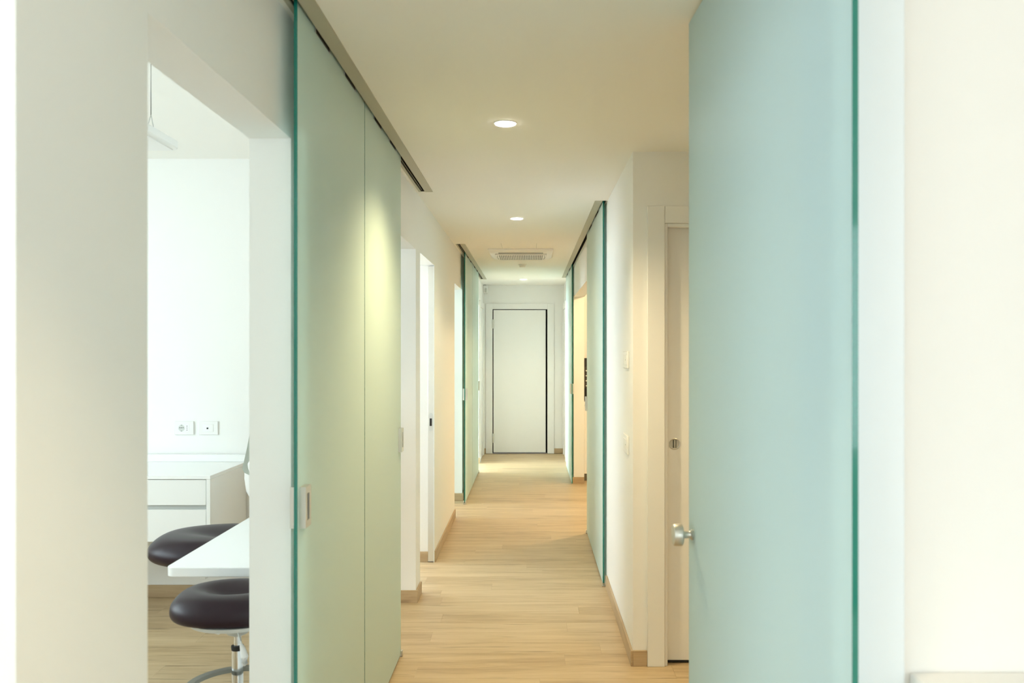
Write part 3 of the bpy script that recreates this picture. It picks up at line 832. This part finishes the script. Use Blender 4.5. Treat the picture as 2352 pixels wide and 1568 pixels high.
for ch in tc.children:
    if ch.name.startswith('back_support'):
        ch.location = (-0.06, 0.05, 0); ch.scale = (1, 0.22, 1)
MB().lathe([(0.06, 0.035), (0.055, 0.50)], 'Z', (0.02, -0.10, 0), 24).build('pedestal', 'plastic', tc)
MB().lathe([(0.05, 0.545), (0.05, 0.66)], 'Z', (0, 0.08, 0), 20).build('back_stem', 'plastic', tc)
MB().lathe([(0.17, 0.0), (0.17, 0.015), (0.08, 0.035), (0.06, 0.04)], 'Z', (0.02, -0.10, 0), 40).build('base', 'chrome', tc)

# pendant lamp
PLX1, PLY1, PLZ = -1.364, 3.41, 2.30
pl = empty('pendant_lamp', 'thin white panel lamp hanging from cables in the treatment room', 'pendant lamp', (PLX1 - 0.32, PLY1 - 0.6, PLZ))
poly = []; R = 0.05
for (cx_, cy_, a0) in ((PLX1 - R, PLY1 - R, 0), (PLX1 - 0.64 + R, PLY1 - R, PI/2), (PLX1 - 0.64 + R, PLY1 - 1.2 + R, PI), (PLX1 - R, PLY1 - 1.2 + R, 1.5*PI)):
    for k in range(7):
        a = a0 + PI / 2 * k / 6; poly.append((cx_ + R*math.cos(a), cy_ + R*math.sin(a)))
rel(MB().prism(poly, PLZ, PLZ + 0.030).build('housing', 'plastic', pl, 0.004), pl)
rel(MB().box(PLX1 - 0.615, PLX1 - 0.025, PLY1 - 1.175, PLY1 - 0.025, PLZ - 0.004, PLZ + 0.001).build('diffuser', 'plastic', pl, 0.001), pl)
for yy in (PLY1 - 0.21, PLY1 - 0.99):
    for xx in (PLX1 - 0.03, PLX1 - 0.61):
        rel(MB().tube([(xx, yy - 0.03, PLZ + 0.03), (xx, yy, PLZ + 0.085), (xx, yy, HR)], 0.0018, 6).build('cable', 'plastic_shade', pl), pl)
        rel(MB().tube([(xx, yy + 0.03, PLZ + 0.03), (xx, yy, PLZ + 0.085)], 0.0018, 6).build('cable', 'plastic_shade', pl), pl)
rel(MB().tube([(PLX1 - 0.045, PLY1 - 0.23, PLZ + 0.03), (PLX1 - 0.050, PLY1 - 0.235, 2.5), (PLX1 - 0.040, PLY1 - 0.23, HR)], 0.003, 8).build('power_cord', 'plastic', pl), pl)

# ------------------------------------------------------------------ room on the right seen through the wide opening
kc = empty('base_cabinet', 'cream base cabinet inside the warm-lit opening on the right', 'cabinet', (0.63, 10.1, 0))
def kb(nm, mat, x0, x1, y0, y1, z0, z1, par=None, bevel=0.0015):
    o = box(nm, mat, x0, x1, y0, y1, z0, z1, None, bevel); o.parent = par or kc
    o.matrix_parent_inverse = Matrix.Translation(kc.location).inverted(); return o
kb('carcass', 'lacquer', 0.625, 2.225, 10.125, 10.765, 0.085, 0.885)
kb('plinth', 'ring_grey', 0.625, 2.225, 10.18, 10.765, 0, 0.085)
for k in range(4):
    kb('cabinet_door', 'lacquer', 0.627 + k * 0.40, 1.023 + k * 0.40, 10.105, 10.124, 0.09, 0.875)
wt = box('kitchen_worktop', 'counter', 0.622, 2.24, 10.09, 10.775, 0.886, 0.924, None, 0.003)
tag(wt, 'cream worktop in the warm-lit opening carrying a black machine', 'worktop')
cm = empty('black_machine', 'black appliance with dangling cable on the cream worktop', 'appliance', (0.782, 10.42, 0.925))
def mb_(nm, mat, *a, bevel=0.006):
    o = box(nm, mat, *a, parent=cm, bevel=bevel); return o
mb_('body', 'black', -0.145, 0.20, -0.04, 0.24, 0.0, 0.50)
mb_('front_panel', 'dark', -0.140, 0.195, -0.050, -0.041, 0.14, 0.40, bevel=0.003)
mb_('drip_tray', 'black', -0.145, 0.20, -0.20, -0.04, 0.0, 0.05)
for k in range(4):
    MB().lathe([(0.008, -0.050), (0.008, -0.058), (0.004, -0.060)], 'Y', (-0.115, 0, 0.17 + 0.06 * k), 12).build('button', 'aluminium', cm)
MB().tube([(-0.12, -0.19, 0.03), (-0.15, -0.20, 0.08), (-0.155, -0.18, 0.15), (-0.13, -0.16, 0.10), (-0.145, -0.14, 0.02)], 0.006, 8).build('cable', 'black', cm)
# warm lamp over that counter
kl = empty('ceiling_lamp', 'round warm ceiling lamp in the room on the right', 'ceiling light', (1.7, 8.4, HR))
MB().lathe([(0.16, 0.0), (0.16, -0.04), (0.13, -0.06), (0.001, -0.065)], 'Z', (0, 0, 0), 32).build('shade', 'plastic', kl)
ld = bpy.data.lights.new('ceiling_lamp_light', 'POINT'); ld.energy = 52; ld.color = (1.0, 0.76, 0.44); ld.shadow_soft_size = 0.12
lo = bpy.data.objects.new('ceiling_lamp_light', ld); COL.objects.link(lo); lo.parent = kl; lo.location = (0, 0, -0.22)

# ------------------------------------------------------------------ reception counter at the lower right corner
rc = empty('reception_counter', 'cream counter top in the lower right corner against the cream wall', 'counter', (0.63, 1.45, 0))
rel(MB().box(0.63, 2.6, 0.95, 1.449, 0.945, 0.985).build('top', 'cream', rc, 0.004), rc)
rel(MB().box(0.66, 2.57, 1.00, 1.449, 0.06, 0.945).build('body', 'cream', rc, 0.002), rc)
rel(MB().box(0.68, 2.55, 1.05, 1.449, 0.0, 0.06).build('plinth', 'ring_grey', rc), rc)
